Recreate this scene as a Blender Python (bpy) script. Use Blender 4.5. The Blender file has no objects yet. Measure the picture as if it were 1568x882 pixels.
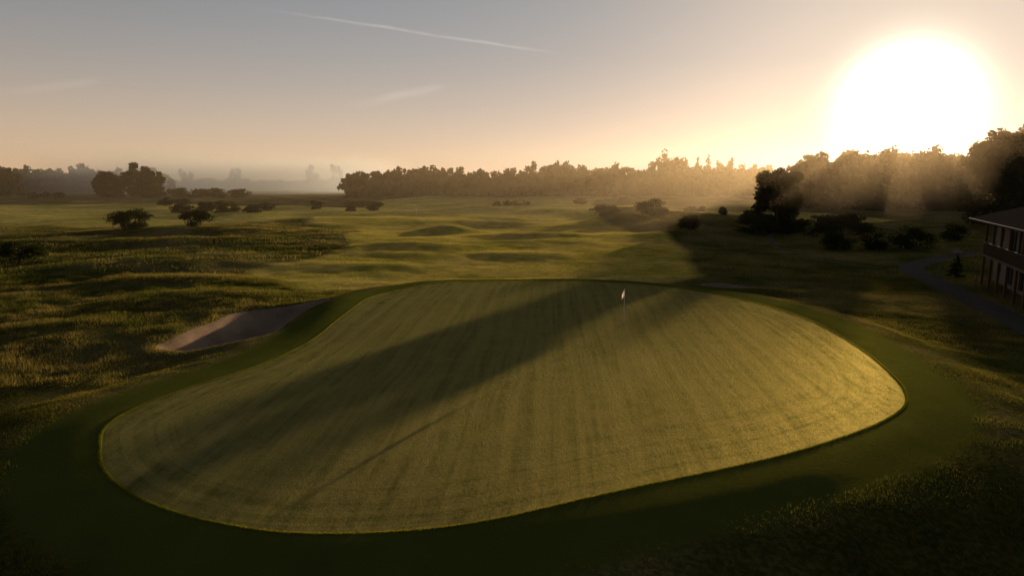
import bpy, math, numpy as np
from mathutils import Vector
rs=np.random.RandomState(7)
sc=bpy.context.scene
sc.view_settings.view_transform='Standard'; sc.view_settings.look='None'
sc.view_settings.exposure=0; sc.view_settings.gamma=1
SUN_AZ,SUN_EL=math.radians(29.4),math.radians(5.0)
S=Vector((math.sin(SUN_AZ)*math.cos(SUN_EL),math.cos(SUN_AZ)*math.cos(SUN_EL),math.sin(SUN_EL)))

# ---------------------------------------------------------------- node helper
class NB:
    def __init__(s,nt): s.nt=nt; nt.nodes.clear()
    def n(s,t,**k):
        nd=s.nt.nodes.new(t)
        for a,b in k.items(): setattr(nd,a,b)
        return nd
    def set(s,sock,v):
        if isinstance(v,bpy.types.NodeSocket): s.nt.links.new(v,sock)
        elif v is not None:
            if hasattr(sock.default_value,'__len__') and len(sock.default_value)==4 and len(v)==3: v=(*v,1)
            sock.default_value=v
    def m(s,op,a,b=None,c=None,clamp=False):
        nd=s.n('ShaderNodeMath',operation=op,use_clamp=clamp)
        s.set(nd.inputs[0],a)
        if b is not None: s.set(nd.inputs[1],b)
        if c is not None: s.set(nd.inputs[2],c)
        return nd.outputs[0]
    def vm(s,op,a,b=None):
        nd=s.n('ShaderNodeVectorMath',operation=op)
        s.set(nd.inputs[0],a)
        if b is not None: s.set(nd.inputs[1],b)
        return nd.outputs['Value'] if op in('DOT_PRODUCT','LENGTH') else nd.outputs[0]
    def mix(s,f,a,b,bt='MIX'):
        nd=s.n('ShaderNodeMix',data_type='RGBA',blend_type=bt)
        s.set(nd.inputs[0],f); s.set(nd.inputs[6],a); s.set(nd.inputs[7],b)
        return nd.outputs[2]
    def noise(s,vec,scale,detail=3,rough=.55,dist=0):
        nd=s.n('ShaderNodeTexNoise')
        s.set(nd.inputs['Vector'],vec); nd.inputs['Scale'].default_value=scale
        nd.inputs['Detail'].default_value=detail; nd.inputs['Roughness'].default_value=rough
        nd.inputs['Distortion'].default_value=dist
        return nd.outputs[0]
    def mr(s,v,a,b,c=0.,d=1.,smooth=True):
        nd=s.n('ShaderNodeMapRange',interpolation_type='SMOOTHSTEP' if smooth else 'LINEAR')
        for i,x in enumerate((v,a,b,c,d)): s.set(nd.inputs[i],x)
        return nd.outputs[0]
    def attr(s,name):
        return s.n('ShaderNodeAttribute',attribute_name=name).outputs['Fac']
def newmat(name):
    m=bpy.data.materials.new(name); m.use_nodes=True
    return m,NB(m.node_tree)

# ---------------------------------------------------------------- numpy noise
TAB=rs.rand(8,256,256)
def vn(x,y,wl,seed=0):
    x=np.asarray(x)/wl+37.3*seed; y=np.asarray(y)/wl+11.7*seed
    xi=np.floor(x).astype(int); yi=np.floor(y).astype(int)
    fx=x-xi; fy=y-yi; fx=fx*fx*(3-2*fx); fy=fy*fy*(3-2*fy)
    T=TAB[seed%8]; a=T[xi%256,yi%256]; b=T[(xi+1)%256,yi%256]; c=T[xi%256,(yi+1)%256]; d=T[(xi+1)%256,(yi+1)%256]
    return (a+(b-a)*fx+(c-a)*fy+(a-b-c+d)*fx*fy)*2-1
def ss(v,a,b):
    t=np.clip((v-a)/(b-a),0,1); return t*t*(3-2*t)

# ---------------------------------------------------------------- outlines (metres)
def smooth_poly(P,k=4,closed=True):
    P=np.array(P,float); n=len(P); out=[]
    rng=range(n) if closed else range(n-1)
    for i in rng:
        if closed: p0,p1,p2,p3=P[i-1],P[i],P[(i+1)%n],P[(i+2)%n]
        else: p0,p1,p2,p3=P[max(i-1,0)],P[i],P[i+1],P[min(i+2,n-1)]
        for j in range(k):
            t=j/k
            out.append(.5*((2*p1)+(-p0+p2)*t+(2*p0-5*p1+4*p2-p3)*t*t+(-p0+3*p1-3*p2+p3)*t**3))
    if not closed: out.append(P[-1])
    return np.array(out)
GREEN=smooth_poly([(-9.9,48.8),(-7.5,54),(-4.6,56.5),(2.5,56.7),(8.6,55.0),(12.6,52.8),(15.2,49.6),(17.2,45.4),(18.1,40),(17.7,34),(16.7,29.2),(15.8,26.5),(14.6,24.6),(12.4,22.7),(9.35,20.8),(6.85,19.6),(4.0,18.4),(1.68,17.4),(-.4,16.55),(-2.38,16.1),(-4.95,15.95),(-6.75,16.2),(-8.75,16.9),(-10.6,17.95),(-12.2,19.4),(-13.2,20.9),(-14.1,22.7),(-14.1,24.6),(-13.1,27.3),(-11.6,30.5),(-10.6,35.5),(-10.4,41.6)],3)
BUNK1=smooth_poly([(-12.9,48.3),(-16.5,47.8),(-18.5,45.8),(-19.0,43.2),(-19.4,40.5),(-19.5,38.4),(-19.6,36.6),(-17.2,35.9),(-15,36.6),(-13.6,38.3),(-13.7,40.6),(-13.6,44.0)],3)
BUNK2=smooth_poly([(16.8,60.6),(19,61.2),(21.5,60),(22.6,58),(20.5,57.8),(18.2,59)],3)
FAIR1=smooth_poly([(-12,60),(-18,58.5),(-25.4,70),(-21,86),(-25.7,108),(-30,128),(-45,150),(-50,194),(-55,300),(-40,380),(50,380),(34,295),(26,215),(20,150),(23,100),(21,76),(19,63),(10,60)],3)
FAIR2=smooth_poly([(-190,150),(-120,138),(-62,142),(-50,170),(-60,235),(-150,265),(-230,230)],3)
FAIR3=smooth_poly([(60,150),(95,155),(80,185),(40,230),(36,215)],3)
PATH=smooth_poly([(30.5,5),(31,25),(32,38),(33.6,44),(36.6,53.8),(39.4,63.1),(41.6,70.3),(46.5,77),(62,88),(90,96)],4,False)
PATH2=smooth_poly([(41.3,69),(37,77),(36,92),(40,105),(48,128)],4,False)
def segd(x,y,P,closed=True):
    d=np.full(x.shape,1e9); ins=np.zeros(x.shape,bool); n=len(P)
    for i in range(n if closed else n-1):
        ax,ay=P[i]; bx,by=P[(i+1)%n]; ex,ey=bx-ax,by-ay
        t=np.clip(((x-ax)*ex+(y-ay)*ey)/(ex*ex+ey*ey+1e-12),0,1)
        d=np.minimum(d,(x-ax-t*ex)**2+(y-ay-t*ey)**2)
        if closed and ey!=0:
            ins^=((ay>y)!=(by>y))&(x<ax+(y-ay)*ex/ey)
    d=np.sqrt(d)
    return np.where(ins,d,-d) if closed else -d

# ---------------------------------------------------------------- terrain grid
def axis(lo,hi,step,gl,gh,end_lo,end_hi):
    mid=list(np.arange(lo,hi+1e-6,step)); a=[];p=mid[-1];s=step
    while p<end_hi: s*=gh; p+=s; a.append(p)
    b=[];p=mid[0];s=step
    while p>end_lo: s*=gl; p-=s; b.append(p)
    return np.array(b[::-1]+mid+a)
gx=axis(-30,30,.25,1.03,1.03,-3500,3500)
gy=axis(12,64,.25,1.15,1.015,-60,4500)
X,Y=np.meshgrid(gx,gy)
sdg=segd(X,Y,GREEN); sb1=segd(X,Y,BUNK1); sb2=segd(X,Y,BUNK2); sb=np.maximum(sb1,sb2)
sdf=np.maximum(np.maximum(segd(X,Y,FAIR1),segd(X,Y,FAIR2)),segd(X,Y,FAIR3))
sdf+=2.2*vn(X,Y,9,2)*ss(-sdg,5,10)
sdp=np.maximum(segd(X,Y,PATH,False)+1.2,segd(X,Y,PATH2,False)+.35)
out=-sdg
Z=np.zeros_like(X)
Z+=.07*vn(X,Y,11,1)+.05*vn(X,Y,6,2)
Z-=.38*np.clip((28-Y)/13,0,1.4)**2
Z-=.22*ss(out,.2,3.2)+.75*ss(out,2.6,7.5)
Z-=.35*ss(out,2.6,7)*ss(-Y,-24,-14)
Z+=.25*ss(Y,66,90)
fm=ss(sdf,-4,3); near=ss(out,3,12)
r=.42*vn(X,Y,19,3)+.17*vn(X,Y,8,4)+.13*vn(X,Y,3.6,5)+.07*vn(X,Y,1.7,6)
r2=.45*vn(X,Y,26,3)+.30*vn(X,Y,14,4)+.10*vn(X,Y,6,1)
pm=ss(sdp,-5,-.5)
Z+=near*(1-pm)*((1-fm)*r*.8+fm*r2)*(.6+.8*ss(Y,60,130))*(1-ss(sb,-2,0))
Z+=.06*vn(X,Y,2.2,4)*ss(out,2.6,4)*(1-pm)
for mx,my,rx,ry,h in [(-11.5,126,6,4,1.5),(-14,92,9,3,.5),(27,108,8,6,1.3),(24,150,9,8,1.8),(40,160,12,9,2.0),(30,185,12,7,1.8),(18,63.5,7,2.2,.35),(-24,52,7,5,.8),(-26,41,5,5,.6),(-38,72,9,6,.8),(-50,100,14,6,1.0),(-30,62,8,3,.6),(33,135,9,6,1.2),(-20,46,3,9,.3),(12,64.5,6,1.6,.35),(-55,120,16,5,1.0),(5,108,9,4,.7),(-3,150,10,5,1.1),(8,195,14,6,1.5),(-12,46,1.6,6,.25),(20.5,56.3,4,1.3,.4),(-16,74,8,3,.4),(0,84,7,3,.4)]:
    Z+=h*np.exp(-(((X-mx)/rx)**2+((Y-my)/ry)**2))
Z-=.8*ss(sb1,0,1.5)+.7*ss(sb2,0,1.0)
Z+=.18*np.exp(-((sb1+.5)/.6)**2)*ss(-X,13,16)
Z+=3*ss(Y,420,900)*(vn(X,Y,260,2)*.6)
def interp(F,x,y):
    x=np.atleast_1d(np.asarray(x,float)); y=np.atleast_1d(np.asarray(y,float))
    i=np.clip(np.searchsorted(gx,x)-1,0,len(gx)-2); j=np.clip(np.searchsorted(gy,y)-1,0,len(gy)-2)
    fx=(x-gx[i])/(gx[i+1]-gx[i]); fy=(y-gy[j])/(gy[j+1]-gy[j])
    return F[j,i]*(1-fx)*(1-fy)+F[j,i+1]*fx*(1-fy)+F[j+1,i]*(1-fx)*fy+F[j+1,i+1]*fx*fy
def HZ(x,y): return float(interp(Z,x,y)[0])

def mesh_np(name,verts,faces_flat,counts,mats,midx=None,attrs=None,smooth=False,loc=(0,0,0)):
    me=bpy.data.meshes.new(name); nv=len(verts); nf=len(counts); nl=len(faces_flat)
    me.vertices.add(nv); me.vertices.foreach_set('co',np.asarray(verts,np.float32).ravel())
    me.loops.add(nl); me.loops.foreach_set('vertex_index',np.asarray(faces_flat,np.int32))
    me.polygons.add(nf)
    st=np.concatenate([[0],np.cumsum(counts)[:-1]]).astype(np.int32)
    me.polygons.foreach_set('loop_start',st)
    for m in mats: me.materials.append(m)
    if midx is not None: me.polygons.foreach_set('material_index',np.asarray(midx,np.int32))
    me.polygons.foreach_set('use_smooth',np.full(nf,smooth))
    me.update(calc_edges=True)
    if attrs:
        for k,v in attrs.items():
            a=me.attributes.new(k,'FLOAT','POINT'); a.data.foreach_set('value',np.asarray(v,np.float32).ravel())
    ob=bpy.data.objects.new(name,me); ob.location=loc; sc.collection.objects.link(ob)
    return ob

# ---------------------------------------------------------------- ground material
gm,b=newmat('turf_and_sand')
pos=b.n('ShaderNodeNewGeometry').outputs['Position']
sx=b.n('ShaderNodeSeparateXYZ'); b.set(sx.inputs[0],pos)
px,py=sx.outputs[0],sx.outputs[1]
g,f,k,p=b.attr('sd_green'),b.attr('sd_fair'),b.attr('sd_bunker'),b.attr('sd_path')
nf_=b.noise(pos,30,4,.75); nm=b.noise(pos,6,3,.6); nl=b.noise(pos,.55,4,.6); nll=b.noise(pos,.09,3,.6)
edge=b.m('MULTIPLY',b.m('SUBTRACT',b.noise(pos,3.5,2),.5),.5)
rough=b.mix(nl,(.060,.070,.014),(.18,.15,.040)); rough=b.mix(b.mr(nll,.4,.62),rough,(.30,.23,.09))
rough=b.mix(b.mr(nm,.35,.7),b.mix(1.,rough,(.45,.5,.4),'MULTIPLY'),rough)
apron=b.mix(nl,(.080,.095,.014),(.15,.15,.030))
fair=b.mix(b.mr(nll,.35,.65),(.40,.35,.080),(.58,.45,.15)); fair=b.mix(b.mr(nl,.3,.7),b.mix(1.,fair,(.6,.66,.55),'MULTIPLY'),fair)
cs=b.m('ADD',b.m('MULTIPLY',px,.998),b.m('MULTIPLY',py,-.06))
wob=b.m('MULTIPLY',b.m('SUBTRACT',b.noise(pos,.15,1),.5),.5)
cs=b.m('ADD',cs,wob)
cv=b.n('ShaderNodeCombineXYZ'); b.set(cv.inputs[0],b.m('MULTIPLY',cs,2.8)); b.set(cv.inputs[1],b.m('MULTIPLY',py,.07))
sk=b.mr(b.noise(cv.outputs[0],1.,6,.7),.40,.64)
cv2=b.n('ShaderNodeCombineXYZ'); b.set(cv2.inputs[0],b.m('MULTIPLY',b.m('ADD',g,wob),2.6)); b.set(cv2.inputs[1],b.m('MULTIPLY',px,.04))
sk2=b.m('MULTIPLY',b.mr(b.noise(cv2.outputs[0],1.,4,.6),.45,.62),b.mr(g,6,1))
st=b.mr(b.m('SINE',b.m('MULTIPLY',cs,5.2)),-.3,.6)
brk=b.mr(b.noise(pos,.9,4,.75),.35,.65,.4,1.)
mow=b.m('MULTIPLY',b.m('ADD',b.m('ADD',b.m('MULTIPLY',st,.10),b.m('MULTIPLY',sk,.42)),b.m('MULTIPLY',sk2,.36)),brk,None,True)
grn=b.mix(nl,(.265,.25,.080),(.335,.292,.115)); grn=b.mix(mow,grn,(.095,.105,.028))
grn=b.mix(b.mr(nf_,.3,.7),b.mix(1.,grn,(.6,.65,.6),'MULTIPLY'),grn)
col=rough
fmask=b.mr(b.m('ADD',f,b.m('MULTIPLY',edge,4.)),-1.2,1.4); col=b.mix(fmask,col,fair)
amask=b.mr(b.m('ADD',g,b.m('MULTIPLY',edge,1.4)),-3.1,-2.3); col=b.mix(amask,col,apron)
gmask=b.mr(g,-.05,.05); col=b.mix(gmask,col,grn)
kmask=b.mr(b.m('ADD',k,b.m('MULTIPLY',edge,.8)),-.06,.06)
sand=b.mix(nm,(.32,.215,.14),(.44,.305,.205)); sand=b.mix(b.mr(nl,.35,.65),sand,b.mix(1.,sand,(.75,.72,.7),'MULTIPLY')); col=b.mix(kmask,col,sand)
pmask=b.mr(b.m('ADD',p,b.m('MULTIPLY',edge,.3)),-.06,.06)
col=b.mix(pmask,col,b.mix(nm,(.10,.088,.072),(.14,.123,.10)))
hard=b.m('MAXIMUM',kmask,pmask)
bump=b.n('ShaderNodeBump')
amp=b.mr(hard,0,1,.055,.02)
hgt=b.m('MULTIPLY',b.m('ADD',nf_,b.m('MULTIPLY',nm,1.0)),amp)
bump.inputs['Distance'].default_value=1.; bump.inputs['Strength'].default_value=1.; b.set(bump.inputs['Height'],hgt)
df=b.n('ShaderNodeBsdfDiffuse'); b.set(df.inputs[0],col); b.set(df.inputs['Normal'],bump.outputs[0])
gl=b.n('ShaderNodeBsdfGlossy'); gl.inputs['Roughness'].default_value=.48; b.set(gl.inputs['Normal'],bump.outputs[0])
b.set(gl.inputs[0],b.mix(1.,col,(2.8,2.3,1.7),'MULTIPLY'))
mx=b.n('ShaderNodeMixShader'); b.set(mx.inputs[0],b.m('ADD',b.m('ADD',b.m('MULTIPLY',gmask,.08),b.m('MULTIPLY',fmask,.15)),.01))
b.nt.links.new(df.outputs[0],mx.inputs[1]); b.nt.links.new(gl.outputs[0],mx.inputs[2])
o=b.n('ShaderNodeOutputMaterial'); b.nt.links.new(mx.outputs[0],o.inputs[0])
ny,nx=X.shape
idx=np.arange(nx*ny).reshape(ny,nx)
F=np.stack([idx[:-1,:-1],idx[:-1,1:],idx[1:,1:],idx[1:,:-1]],-1).reshape(-1)
ground=mesh_np('ground',np.stack([X,Y,Z],-1).reshape(-1,3),F,np.full((nx-1)*(ny-1),4),[gm],
  attrs=dict(sd_green=sdg,sd_fair=sdf,sd_bunker=sb,sd_path=sdp),smooth=True)

# ---------------------------------------------------------------- vegetation materials
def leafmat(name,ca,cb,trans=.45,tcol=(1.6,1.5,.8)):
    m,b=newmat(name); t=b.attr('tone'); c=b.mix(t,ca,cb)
    d=b.n('ShaderNodeBsdfDiffuse'); b.set(d.inputs[0],c)
    tr=b.n('ShaderNodeBsdfTranslucent'); b.set(tr.inputs[0],b.mix(1.,c,tcol,'MULTIPLY'))
    mx=b.n('ShaderNodeMixShader'); mx.inputs[0].default_value=trans
    b.nt.links.new(d.outputs[0],mx.inputs[1]); b.nt.links.new(tr.outputs[0],mx.inputs[2])
    o=b.n('ShaderNodeOutputMaterial'); b.nt.links.new(mx.outputs[0],o.inputs[0]); return m
M_grass=leafmat('grass_blade',(.045,.058,.011),(.18,.145,.038),.5)
M_rim=leafmat('collar_blade',(.13,.14,.015),(.26,.23,.04),.6)
M_short=leafmat('mown_blade',(.10,.105,.026),(.24,.20,.065),.5)
M_fair=leafmat('fairway_blade',(.18,.17,.038),(.42,.33,.10),.5)
M_fescue=leafmat('fescue_blade',(.060,.072,.014),(.22,.17,.065),.5)
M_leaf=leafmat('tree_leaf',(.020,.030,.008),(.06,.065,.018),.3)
M_gorse=leafmat('gorse_leaf',(.018,.028,.008),(.05,.052,.015),.2)
bk,b=newmat('bark'); pos_=b.n('ShaderNodeTexCoord').outputs['Object']
c=b.mix(b.noise(pos_,4,5),(.035,.025,.018),(.10,.075,.055)); bs=b.n('ShaderNodeBsdfPrincipled'); b.set(bs.inputs[0],c); bs.inputs['Roughness'].default_value=.9
o=b.n('ShaderNodeOutputMaterial'); b.nt.links.new(bs.outputs[0],o.inputs[0]); M_bark=bk

# ---------------------------------------------------------------- grass
def blades(name,n,x0,x1,y0,y1,hmin,hmax,w,mat,keep,hmod=None,pts=None):
    if pts is None: x=rs.uniform(x0,x1,n); y=rs.uniform(y0,y1,n)
    else: x,y=pts
    G,Fd,K,Pp=[interp(q,x,y) for q in(sdg,sdf,sb,sdp)]
    m=keep(x,y,G,Fd,K,Pp)&(K<-.05)&(Pp<-.1)&(np.abs(x)<y*.80+6)
    x,y=x[m],y[m]; n=len(x); z=interp(Z,x,y)
    h=rs.uniform(hmin,hmax,n)
    if hmod is not None: h*=hmod(x,y,G[m],K[m])
    a=rs.uniform(0,2*np.pi,n); ww=w*rs.uniform(.6,1.3,n)
    la=rs.uniform(0,2*np.pi,n); ln=h*rs.uniform(.1,.7,n)
    P0=np.stack([x-np.cos(a)*ww/2,y-np.sin(a)*ww/2,z-.01],-1)
    P1=np.stack([x+np.cos(a)*ww/2,y+np.sin(a)*ww/2,z-.01],-1)
    P2=np.stack([x+np.cos(la)*ln,y+np.sin(la)*ln,z+h],-1)
    V=np.stack([P0,P1,P2],1).reshape(-1,3)
    tone=np.clip(.5+.5*vn(x,y,5,2)+.35*vn(x,y,1.3,5)+rs.uniform(-.25,.25,n),0,1)
    return mesh_np(name,V,np.arange(3*n),np.full(n,3),[mat],attrs=dict(tone=np.repeat(tone,3)))
clump=lambda x,y: np.clip(.55+.5*vn(x,y,.9,1)+.45*vn(x,y,3.1,6),.15,1.6)
blades('rough_grass',480000,-30,30,9,32,.05,.13,.015,M_grass,lambda x,y,G,Fd,K,P:(G<-2.2-rs.exponential(.5,len(x))),lambda x,y,G,K:clump(x,y)*1.1)
blades('fescue_tufts',120000,12,32,12,40,.08,.24,.018,M_fescue,lambda x,y,G,Fd,K,P:(G<-4.2)&(vn(x,y,2.3,1)+.6*vn(x,y,.8,5)>.15),lambda x,y,G,K:clump(x,y))
GP=smooth_poly(GREEN,3); nr=60000
ii=rs.randint(0,len(GP),nr); tt=rs.rand(nr)[:,None]; Q=GP[ii]*(1-tt)+GP[(ii+1)%len(GP)]*tt+rs.uniform(-.08,.08,(nr,2))
blades('collar_grass',nr,0,0,0,0,.03,.055,.014,M_rim,lambda x,y,G,Fd,K,P:(G<0),pts=(Q[:,0],Q[:,1]))
blades('green_turf_blades',330000,-15,20,15,57.5,.008,.016,.018,M_short,lambda x,y,G,Fd,K,P:(G>.05))
blades('fairway_turf_blades',330000,-50,30,58,170,.03,.07,.06,M_fair,lambda x,y,G,Fd,K,P:(Fd>-.5)&(G<-2.6))
blades('long_rough_grass',560000,-50,48,30,66,.12,.34,.028,M_fescue,lambda x,y,G,Fd,K,P:(G<-2.7)&(Fd<-.2),
   lambda x,y,G,K:clump(x,y)*np.where(x<-14,1.15,.45)*np.where((K>-1.2)&(x<-15),1.35,1)*(.25+.75*ss(-G,2.7,8)))
blades('far_rough_grass',420000,-130,110,66,190,.15,.45,.07,M_fescue,lambda x,y,G,Fd,K,P:(Fd<-.5-rs.exponential(.8,len(x))),lambda x,y,G,K:clump(x/2,y/2))

# ---------------------------------------------------------------- trees & bushes
class Acc:
    def __init__(s): s.V=[];s.F=[];s.C=[];s.M=[];s.T=[];s.n=0
    def add(s,V,F,cnt,mi,tone):
        s.V.append(V); s.F.append(np.asarray(F)+s.n); s.C.append(np.full(cnt[0],cnt[1])); s.M.append(np.full(cnt[0],mi))
        s.T.append(tone); s.n+=len(V)
    def tube(s,pts,rad,seg=7):
        pts=np.array(pts,float); V=[]
        for i,p in enumerate(pts):
            d=pts[min(i+1,len(pts)-1)]-pts[max(i-1,0)]; d/=np.linalg.norm(d)+1e-9
            u=np.cross(d,[.3,1,.1]); u/=np.linalg.norm(u); v=np.cross(d,u)
            for k in range(seg):
                t=2*math.pi*k/seg; V.append(p+rad[i]*(math.cos(t)*u+math.sin(t)*v))
        F=[]
        for i in range(len(pts)-1):
            for k in range(seg):
                a=i*seg+k; c=i*seg+(k+1)%seg; F+=[a,c,c+seg,a+seg]
        s.add(np.array(V),F,((len(pts)-1)*seg,4),0,np.full(len(V),.5))
    def leaves(s,C,size,tone):
        n=len(C); a=rs.normal(size=(n,3)); a/=np.linalg.norm(a,axis=1)[:,None]
        r=rs.normal(size=(n,3)); u=np.cross(a,r); u/=np.linalg.norm(u,axis=1)[:,None]; v=np.cross(a,u)
        sz=size*rs.uniform(.5,1.4,n)[:,None]
        V=np.stack([C-u*sz*.5-v*sz*.2,C+u*sz*.1-v*sz*.45,C+u*sz*.55+v*sz*.1,C-u*sz*.1+v*sz*.45],1).reshape(-1,3)
        s.add(V,np.arange(4*n),(n,4),1,np.repeat(tone,4))
    def crown(s,c,rx,ry,rz,ncl,nleaf,leaf,cr=.3,low=-.75,shell=.35):
        d=rs.normal(size=(ncl,3)); d/=np.linalg.norm(d,axis=1)[:,None]; d[:,2]=np.maximum(d[:,2],low)
        rr=rs.uniform(shell**3,1,ncl)**(1/3)*rs.uniform(.8,1.05,ncl)
        cc=np.array(c)+d*rr[:,None]*np.array([rx,ry,rz])*.88
        w=rs.uniform(.6,1.3,ncl); ids=rs.choice(ncl,nleaf,p=w/w.sum())
        g=rs.normal(size=(nleaf,3)); g/=np.linalg.norm(g,axis=1)[:,None]; g*=(rs.uniform(0,1,nleaf)**.45)[:,None]
        P=cc[ids]+g*(w[ids]*cr)[:,None]*np.array([rx,ry,rz*.75])
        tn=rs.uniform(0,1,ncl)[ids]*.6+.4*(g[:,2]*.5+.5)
        s.leaves(P,leaf,np.clip(tn,0,1)); return cc
    def obj(s,name,leafm,loc=(0,0,0)):
        return mesh_np(name,np.concatenate(s.V),np.concatenate(s.F),np.concatenate(s.C),[M_bark,leafm],np.concatenate(s.M),dict(tone=np.concatenate(s.T)),loc=loc)
def grow(A,x,y,z,h,r,leaf,nleaf,ncl=26,trunk=.28,limbs=5,kz=None):
    tr=max(.1,h*.022); zt=z+h*trunk
    lean=rs.uniform(-.03,.03,2)*h
    top=np.array([x+lean[0],y+lean[1],z+h*.8])
    A.tube([(x,y,z-.3),(x,y,z+h*.05),(x+lean[0]*.3,y+lean[1]*.3,zt),(x+lean[0]*.7,y+lean[1]*.7,z+h*.55),top],[tr*1.5,tr*1.1,tr*.85,tr*.5,tr*.12])
    rz=kz or h*(1-trunk)*.52
    cz=z+h-rz*1.02
    cc=A.crown((x+lean[0]*.6,y+lean[1]*.6,cz),r,r,rz,ncl,nleaf,leaf)
    for i in range(limbs):
        e=cc[rs.randint(len(cc))]; s0=np.array([x+lean[0]*.4,y+lean[1]*.4,z+h*rs.uniform(trunk*.8,.5)])
        mid=(s0+e)/2+np.array([0,0,-.03*h])
        A.tube([s0,mid,e],[tr*.45,tr*.3,tr*.08],5)
def tree(name,x,y,h,r,leaf=.4,nleaf=6000,ncl=34,trunk=.22,mat=None,limbs=8,low=None):
    A=Acc(); grow(A,0,0,0,h,r,leaf,nleaf,ncl,trunk,limbs)
    if low: A.crown((0,0,low*.45),r*1.15,r*1.0,low*.6,24,nleaf//2,leaf)
    return A.obj(name,mat or M_leaf,(x,y,HZ(x,y)))
def bush(x,y,w,h,name='gorse_bush',leaf=None,n=None,cone=False):
    if not cone: w*=1.15; h*=1.15
    A=Acc(); leaf=leaf or max(.12,y*.0020); n=n or int(min(12000,max(1200,w*h*18/leaf**1.4)))
    for i in range(5):
        a=rs.uniform(0,6.28); A.tube([(0,0,-.1),(math.cos(a)*w*.12,math.sin(a)*w*.12,h*.3),(math.cos(a)*w*.27,math.sin(a)*w*.27,h*.65)],[.06*h**.5,.04,.015],5)
    if cone:
        for i in range(7):
            t=i/6; A.crown((0,0,h*(.1+.82*t)),w*.5*(1-t*.85),w*.5*(1-t*.85),h*.12,8,n//7,leaf,.4,-1,.2)
    else:
        k=max(1,int(w/h*.75))
        for i in range(k):
            ox=(i-(k-1)/2)*w/k*1.0; hh=h*rs.uniform(.8,1.05)
            A.crown((ox,rs.uniform(-.2,.2)*w/k,hh*.42),w/k*.58,w/k*.52,hh*.55,24,n//k,leaf,.42,-.8,.1)
    return A.obj(name,M_gorse,(x,y,HZ(x,y)))

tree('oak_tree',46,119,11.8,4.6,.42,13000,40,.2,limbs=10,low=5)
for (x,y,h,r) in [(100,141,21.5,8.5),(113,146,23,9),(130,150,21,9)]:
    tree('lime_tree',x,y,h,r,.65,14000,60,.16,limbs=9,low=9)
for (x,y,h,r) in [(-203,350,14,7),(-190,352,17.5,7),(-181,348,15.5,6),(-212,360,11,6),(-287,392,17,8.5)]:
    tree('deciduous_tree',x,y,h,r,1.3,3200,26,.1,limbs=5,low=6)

for q in [(-67.5,121,6.2,4.1),(-57,123,4.8,3.2),(-80,185,10.5,3.2),(-78,218,5.2,2.4),(-61,214,3.2,3),(-54,236,7.5,2.3),(-43,214,4.6,2.7),(-54.5,75,4.5,3.2),
          (31.3,152,6.6,4.2),(21,155,5.4,2.3),(28.8,111,2.8,2.8),(50,163,1.7,2),(26,262,4.2,2.2),(44,270,4,2.3),(0,250,12,2.2),
          (44,93,3.4,2.6),(48.5,91,2.8,2.2),(53,91,5,2.8),(65,100,3.2,2.5),(50,108,5,3.4),(40.5,114,6,3.4),(58,113,4,2.6),(62,78,3,2.4),
          (-165,352,18,5),(-142,345,16,5),(-230,340,14,3),(-48,205,2.4,1.6),(-100,240,6,1.8),(62,124,3.5,2.8),(66,140,7,3),(36,168,3,1.6),(55,205,6,2),(-92,190,5,2.4),(-70,186,4,2.2),(38,144,3,2),(-115,235,9,2.6)]:
    bush(*q)
bush(43.0,65.5,1.9,2.1,'conical_yew_shrub',.1,2600,True)

def mass(name,spots,leaf,nleaf,ncl=16):
    A=Acc()
    for (x,y,h,r) in spots:
        z=HZ(x,y); grow(A,x,y,z,h,r,leaf,nleaf,ncl,.08,2)
        A.crown((x+rs.uniform(-2,2),y,z+h*.2),r*1.25,r,h*.3,8,nleaf//2,leaf)
    return A.obj(name,M_leaf)
sp=[]
xs=-80.
while xs<150:
    u=784+xs*2.66
    hh=np.interp(u,[560,600,640,700,760,830,865,900,1000,1030,1060,1150,1200],[13.5,14.5,18.5,17,15.5,18,20.5,18,18.5,25,19,19,20])
    for row in range(3):
        sp.append((xs+rs.uniform(-2,2),388+row*12+rs.uniform(-4,4)+ (0 if u>640 else -60+ (u-560)*.75),hh*rs.uniform(.85,1.07)*(1 if row else .9),rs.uniform(5,7.5)))
    xs+=rs.uniform(4,7)
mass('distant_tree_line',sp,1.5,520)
sp=[]
for i in range(110):
    y=rs.uniform(205,300); lo=.415*y+1; hi=.86*y; x=rs.uniform(lo,hi)
    s=x/y; h=10.8+np.interp(s,[.4,.48,.53,.6,.66,.8],[.020,.037,.044,.044,.038,.04])*y
    sp.append((x,y,h*rs.uniform(.86,1.02),rs.uniform(5.5,8.5)))
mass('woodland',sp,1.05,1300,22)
sp=[]
for i in range(45):
    x=rs.uniform(-640,-345); y=rs.uniform(600,680)
    sp.append((x,y,rs.uniform(17,25)+(5 if rs.rand()<.08 else 0),rs.uniform(7,11)))
for i in range(60):
    x=rs.uniform(-430,-255); sp.append((x,rs.uniform(480,520),rs.uniform(12,20),rs.uniform(6,9)))
for i in range(60):
    x=-380+i*5.5+rs.uniform(-2,2); sp.append((x,rs.uniform(690,715),rs.uniform(10,12) if rs.rand()>.05 else 26,rs.uniform(6,8)))
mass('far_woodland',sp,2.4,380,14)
sp=[(118+i*7.5,470,rs.uniform(24,27),2.2) for i in range(5)]
A=Acc()
for (x,y,h,r) in sp+[(15,480,22,3)]:
    z=HZ(x,y); A.tube([(x,y,z),(x,y,z+h*.9)],[.4,.1]); A.crown((x,y,z+h*.55),r,r,h*.45,16,500,1.2,.4,-1,.1)
A.obj('poplar_row',M_leaf)

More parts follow.
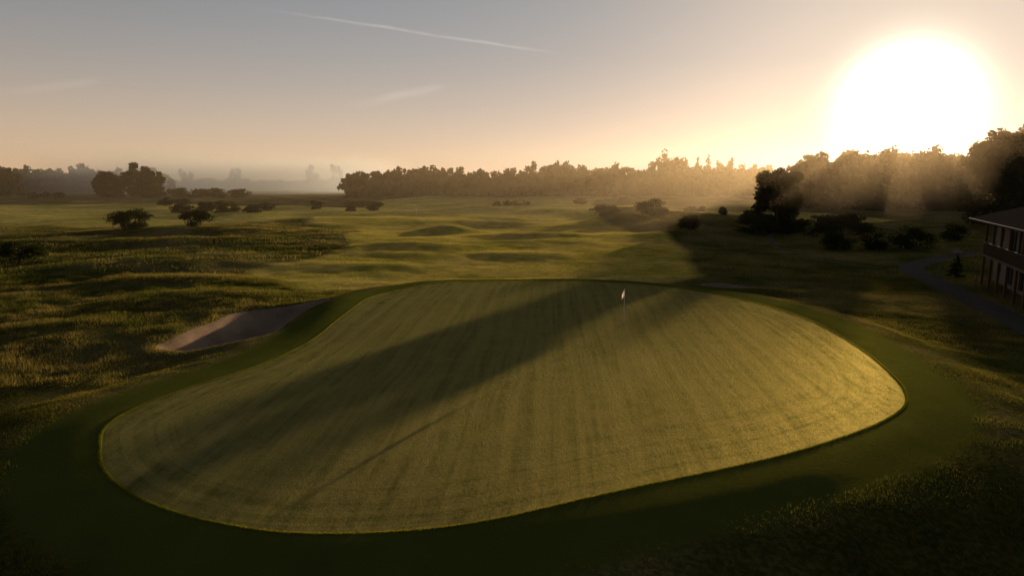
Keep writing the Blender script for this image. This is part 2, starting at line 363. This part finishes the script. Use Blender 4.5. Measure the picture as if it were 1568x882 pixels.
# ---------------------------------------------------------------- flagsticks
def simplemat(name,c,r=.5,metal=0,noise=.15,scale=8,spec=.3):
    m,b=newmat(name); t=b.n('ShaderNodeTexCoord').outputs['Object']
    cc=b.mix(b.noise(t,scale,4),tuple(v*(1-noise) for v in c),tuple(min(1,v*(1+noise)) for v in c))
    s=b.n('ShaderNodeBsdfPrincipled'); b.set(s.inputs[0],cc); s.inputs['Roughness'].default_value=r; s.inputs['Metallic'].default_value=metal; s.inputs['Specular IOR Level'].default_value=spec
    o=b.n('ShaderNodeOutputMaterial'); b.nt.links.new(s.outputs[0],o.inputs[0]); return m
M_white=simplemat('white_fibreglass',(.75,.73,.68),.4); M_cloth=leafmat('flag_cloth',(.75,.6,.55),(.8,.65,.6),.5,(1,1,1)); M_dark=simplemat('cup_dark',(.02,.02,.02),.8)
def empty(name,loc,rz=0):
    e=bpy.data.objects.new(name,None); e.location=loc; e.rotation_euler[2]=rz; sc.collection.objects.link(e); return e
def child(ob,par): ob.parent=par; return ob
def flagstick(x,y,pr=.018):
    e=empty('golf_flagstick',(x,y,HZ(x,y)))
    A=Acc(); A.tube([(0,0,-.1),(0,0,1.0),(0,0,2.13)],[pr,pr,pr*.75],10); A.tube([(0,0,2.13),(0,0,2.16),(0,0,2.19)],[pr*.8,pr*1.6,pr*.2],10)
    child(A.obj('pole',M_white),e).data.materials[0]=M_white
    nu,nv=14,10; V=[];F=[]
    for j in range(nv+1):
        for i in range(nu+1):
            s=i/nu; t=j/nv
            xx=-s*.14-.02; zz=2.10-t*.32-s*.24-.06*s*s
            V.append((xx,.045*math.sin(s*9+t*1.5)*s,zz))
    for j in range(nv):
        for i in range(nu):
            a=j*(nu+1)+i; F+=[a,a+1,a+nu+2,a+nu+1]
    child(mesh_np('flag',V,F,np.full(nu*nv,4),[M_cloth],smooth=True),e)
    A=Acc(); A.tube([(0,0,-.12),(0,0,.004)],[.054,.054],20); child(A.obj('cup',M_dark),e).data.materials[0]=M_dark
flagstick(6.57,39.3,.022); flagstick(-25.3,182,.025)

# ---------------------------------------------------------------- clubhouse
def box(name,x0,x1,y0,y1,z0,z1,mat,par,bev=.01):
    import bmesh
    me=bpy.data.meshes.new(name); bm=bmesh.new(); bmesh.ops.create_cube(bm,size=1)
    for v in bm.verts: v.co=((x0+x1)/2+v.co.x*(x1-x0),(y0+y1)/2+v.co.y*(y1-y0),(z0+z1)/2+v.co.z*(z1-z0))
    if bev: bmesh.ops.bevel(bm,geom=bm.edges[:],offset=bev,segments=1,affect='EDGES')
    bm.to_mesh(me); bm.free(); me.materials.append(mat)
    ob=bpy.data.objects.new(name,me); sc.collection.objects.link(ob); return child(ob,par)
bm_,b=newmat('brick'); tc=b.n('ShaderNodeTexCoord').outputs['Object']
mp=b.n('ShaderNodeMapping'); mp.inputs['Rotation'].default_value=(math.pi/2,0,0); b.set(mp.inputs[0],tc)
br=b.n('ShaderNodeTexBrick'); b.set(br.inputs['Vector'],mp.outputs[0]); br.inputs['Scale'].default_value=4.4
br.inputs['Color1'].default_value=(.20,.115,.07,1); br.inputs['Color2'].default_value=(.15,.085,.05,1); br.inputs['Mortar'].default_value=(.22,.19,.15,1)
s=b.n('ShaderNodeBsdfPrincipled'); b.set(s.inputs[0],br.outputs[0]); s.inputs['Roughness'].default_value=.85
o=b.n('ShaderNodeOutputMaterial'); b.nt.links.new(s.outputs[0],o.inputs[0])
M_wood=simplemat('dark_timber',(.10,.06,.035),.7); M_tile=simplemat('roof_tile',(.075,.055,.045),1.,0,.35,3,.0); M_glass=simplemat('window_glass',(.03,.035,.04),.08); M_frame=simplemat('window_frame',(.16,.13,.10),.5)
CX,CY=45.2,63.6
e=empty('brick_clubhouse',(CX,CY,HZ(43,58)-.15),math.radians(-113))
L,D,H=22,13,5.9
wx=[(1.2,2.6),(4.4,6.6),(8.4,10.6),(12.4,14.6),(16.4,18.6)]
prev=0
for i,(a,c) in enumerate(wx+[(L,L)]):
    box('wall_pier_%d'%i,prev,a,0,.3,0,H,bm_,e,0)
    if a<L:
        box('wall_sill_%d'%i,a,c,0,.3,0,.4 if i else 1,bm_,e,0); box('wall_band_%d'%i,a,c,0,.3,2.3,3.25 if i else 3.9,bm_,e,0); box('wall_head_%d'%i,a,c,0,.3,5.2,H,bm_,e,0)
        for (z0,z1) in ((.4 if i else 1,2.3),(3.25 if i else 3.9,5.2)):
            box('window_glass_%d'%i,a,c,.14,.16,z0,z1,M_glass,e,0)
            for xx in (a+.04,(a+c)/2,c-.04): box('window_frame_%d'%i,xx-.04,xx+.04,.08,.20,z0,z1,M_frame,e,0)
            for zz in (z0+.04,z1-.04): box('window_rail_%d'%i,a+.08,c-.08,.085,.195,zz-.04,zz+.04,M_frame,e,0)
    prev=c
box('end_wall_far',0,.3,.3,D,0,H,bm_,e,0); box('end_wall_near',L-.3,L,.3,D,0,H,bm_,e,0); box('rear_wall',0,L,D,D+.3,0,H,bm_,e,0)
box('floor_slab',.3,L-.3,.3,D,-.2,.15,M_frame,e,0); box('upper_floor',.3,L-.3,.3,D,2.8,3.0,M_wood,e,0)
box('balcony_deck',3.5,L,-1.7,-.003,2.75,2.95,M_wood,e)
for i in range(8):
    x=3.6+i*2.6
    box('balcony_post_%d'%i,x-.09,x+.09,-1.66,-1.48,0,H-.05,M_wood,e)
box('balcony_handrail',3.5,L,-1.72,-1.64,3.95,4.03,M_wood,e)
for i in range(int((L-3.5)/.16)):
    x=3.56+i*.16; box('baluster_%d'%i,x,x+.03,-1.70,-1.67,2.95,3.95,M_wood,e,0)
ov=1.9; rz=H+3.0
V=[(-ov,-ov,H),(L+ov,-ov,H),(L+ov,D+ov,H),(-ov,D+ov,H),(D/2,D/2,rz),(L-D/2,D/2,rz),(-ov,-ov,H-.22),(L+ov,-ov,H-.22),(L+ov,D+ov,H-.22),(-ov,D+ov,H-.22)]
fs=[(0,1,5,4),(1,2,5),(2,3,4,5),(3,0,4),(0,6,7,1),(1,7,8,2),(2,8,9,3),(3,9,6,0),(9,8,7,6)]
child(mesh_np('hip_roof',V,[i for f in fs for i in f],[len(f) for f in fs],[M_tile]),e)
box('gutter',-ov,L+ov,-ov-.12,-ov-.01,H-.16,H-.03,M_dark,e)

def bollard(x,y):
    A=Acc(); A.tube([(0,0,-.1),(0,0,.7),(0,0,.72),(0,0,.9),(0,0,.92),(0,0,1.0)],[.07,.07,.05,.05,.1,.02],12)
    o=A.obj('path_bollard_light',M_frame,(x,y,HZ(x,y))); o.data.materials[0]=M_frame
bollard(41.2,60); bollard(43.2,68.5)
def bench(x,y):
    e=empty('park_bench',(x,y,HZ(x,y)),.4)
    for i in range(3): box('seat_slat_%d'%i,-.75,.75,-.25+i*.15,-.13+i*.15,.43,.46,M_frame,e)
    for i in range(2): box('back_slat_%d'%i,-.75,.75,.22,.25,.6+i*.16,.7+i*.16,M_frame,e)
    for s in(-.6,.6):
        box('leg_front',s-.03,s+.03,-.24,-.18,0,.43,M_frame,e); box('leg_back',s-.03,s+.03,.25,.31,0,.9,M_frame,e)
bench(55,84)

# ---------------------------------------------------------------- haze and mist (real volumes)
def vol(name,x0,x1,y0,y1,z0,z1,build,rate=1.):
    m,b=newmat(name+'_air'); cx,cy,cz=(x0+x1)/2,(y0+y1)/2,(z0+z1)/2
    e=empty('tmp',(0,0,0)); ob=box(name,x0-cx,x1-cx,y0-cy,y1-cy,z0-cz,z1-cz,m,e,0); ob.parent=None; bpy.data.objects.remove(e)
    ob.location=(cx,cy,cz); build(m,b,(x1-x0)/2,(y1-y0)/2,(z1-z0)/2)
    try: m.cycles.volume_step_rate=rate
    except Exception as ex_: print(ex_)
    return ob
def haze(m,b,hx,hy,hz):
    s=b.n('ShaderNodeVolumeScatter'); b.set(s.inputs['Color'],(1,.73,.44)); s.inputs['Density'].default_value=.0006; s.inputs['Anisotropy'].default_value=.70
    o=b.n('ShaderNodeOutputMaterial'); b.nt.links.new(s.outputs[0],o.inputs['Volume'])
vol('morning_haze',-450,400,90,415,-3,24,haze)
def mist(m,b,hx,hy,hz):
    t=b.n('ShaderNodeTexCoord').outputs['Object']; sp=b.n('ShaderNodeSeparateXYZ'); b.set(sp.inputs[0],t)
    fx=b.mr(b.m('ABSOLUTE',b.m('DIVIDE',sp.outputs[0],hx)),.6,1,1,0)
    lump=b.m('MULTIPLY',b.m('SUBTRACT',b.noise(t,.02,3,.6),.5),1.6)
    fz=b.mr(b.m('ADD',b.m('DIVIDE',sp.outputs[2],hz),lump),-.2,.8,1,0)
    fz=b.m('MULTIPLY',fz,b.mr(b.m('DIVIDE',sp.outputs[2],hz),.6,1.,1.,0.))
    d=b.m('MULTIPLY',b.m('MULTIPLY',fx,fz),.0085)
    s=b.n('ShaderNodeVolumeScatter'); b.set(s.inputs['Color'],(1,.98,.97)); b.set(s.inputs['Density'],d); s.inputs['Anisotropy'].default_value=.5
    o=b.n('ShaderNodeOutputMaterial'); b.nt.links.new(s.outputs[0],o.inputs['Volume'])
vol('mist_bank',-330,-75,420,640,-2,34,mist,3.)

# ---------------------------------------------------------------- sky
w=bpy.data.worlds.new('World'); sc.world=w; w.use_nodes=True; b=NB(w.node_tree)
sky=b.n('ShaderNodeTexSky',sky_type='NISHITA'); sky.sun_disc=False; sky.sun_elevation=SUN_EL; sky.sun_rotation=SUN_AZ
sky.altitude=0; sky.air_density=1.0; sky.dust_density=.5; sky.ozone_density=2.0
d=b.vm('NORMALIZE',b.n('ShaderNodeTexCoord').outputs['Generated'])
cdot=b.m('SUBTRACT',1.,b.vm('DOT_PRODUCT',d,tuple(S)))
def ex(a,k): return b.m('MULTIPLY',b.m('EXPONENT',b.m('MULTIPLY',cdot,-k)),a)
def scol(c,f):
    nd=b.n('ShaderNodeVectorMath',operation='SCALE'); b.set(nd.inputs[0],c); b.set(nd.inputs['Scale'],f); return nd.outputs[0]
glow=b.vm('ADD',scol((1,.88,.66),ex(6.,800.)),scol((1,.66,.34),ex(.30,24.)))
sz=b.n('ShaderNodeSeparateXYZ'); b.set(sz.inputs[0],d)
hor=scol((.46,.22,.10),b.m('EXPONENT',b.m('MULTIPLY',b.m('ABSOLUTE',sz.outputs[2]),-8.5)))
glow=b.vm('ADD',glow,hor)
def dirv(az,el):
    az,el=math.radians(az),math.radians(el); return Vector((math.sin(az)*math.cos(el),math.cos(az)*math.cos(el),math.sin(el)))
def streak(a0,a1,wid,amp,nsc):
    p,q=dirv(*a0),dirv(*a1); n=p.cross(q).normalized(); t=(q-p).normalized()
    warp=b.m('MULTIPLY',b.m('SUBTRACT',b.noise(d,nsc,3),.5),wid*1.5)
    dist=b.m('ABSOLUTE',b.m('ADD',b.vm('DOT_PRODUCT',d,tuple(n)),warp))
    al=b.vm('DOT_PRODUCT',d,tuple(t)); s0,s1=p.dot(t),q.dot(t); L=s1-s0
    m=b.m('MULTIPLY',b.mr(al,s0-L*.1,s0+L*.35),b.mr(al,s1+L*.02,s1-L*.25))
    c=b.m('MULTIPLY',b.mr(dist,wid,0),m); front=b.m('GREATER_THAN',b.vm('DOT_PRODUCT',d,tuple(p)),0.)
    return b.m('MULTIPLY',b.m('MULTIPLY',c,front),b.m('MULTIPLY',b.mr(b.noise(d,nsc*2,3),.3,.7,.5,1.),amp))
cl=b.m('ADD',b.m('ADD',streak((-19,12.5),(4.6,9.75),.0030,.11,14),streak((-13,5.8),(-5,7.5),.009,.06,10)),b.m('ADD',streak((-36,5.6),(-30,6.9),.008,.04,10),streak((-6,14.2),(2,14.6),.008,.05,9)))
base=scol(sky.outputs[0],.18)
lum=b.vm('DOT_PRODUCT',base,(.3,.5,.2))
base=b.mix(.28,base,scol((1.08,.96,1.0),lum))
den=b.vm('ADD',scol(base,1.6),(1,1,1)); base=b.vm('DIVIDE',base,den)
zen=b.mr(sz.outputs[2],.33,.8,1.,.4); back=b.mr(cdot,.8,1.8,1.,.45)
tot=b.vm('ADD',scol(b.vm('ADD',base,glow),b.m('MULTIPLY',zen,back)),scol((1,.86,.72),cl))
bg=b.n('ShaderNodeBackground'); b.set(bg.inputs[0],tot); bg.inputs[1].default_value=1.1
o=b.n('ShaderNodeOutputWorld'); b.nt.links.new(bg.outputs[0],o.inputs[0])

sl=bpy.data.lights.new('sun','SUN'); sl.energy=5; sl.angle=math.radians(.6); sl.color=(1,.76,.46)
so=bpy.data.objects.new('sun',sl); so.rotation_euler=S.to_track_quat('Z','Y').to_euler(); sc.collection.objects.link(so); so.location=(40,60,60)

cam=bpy.data.cameras.new('camera'); cam.lens=24; cam.sensor_width=36; cam.clip_end=12000
co=bpy.data.objects.new('camera',cam); co.location=(0,0,8.4); co.rotation_euler=(math.radians(81),0,0); sc.collection.objects.link(co); sc.camera=co
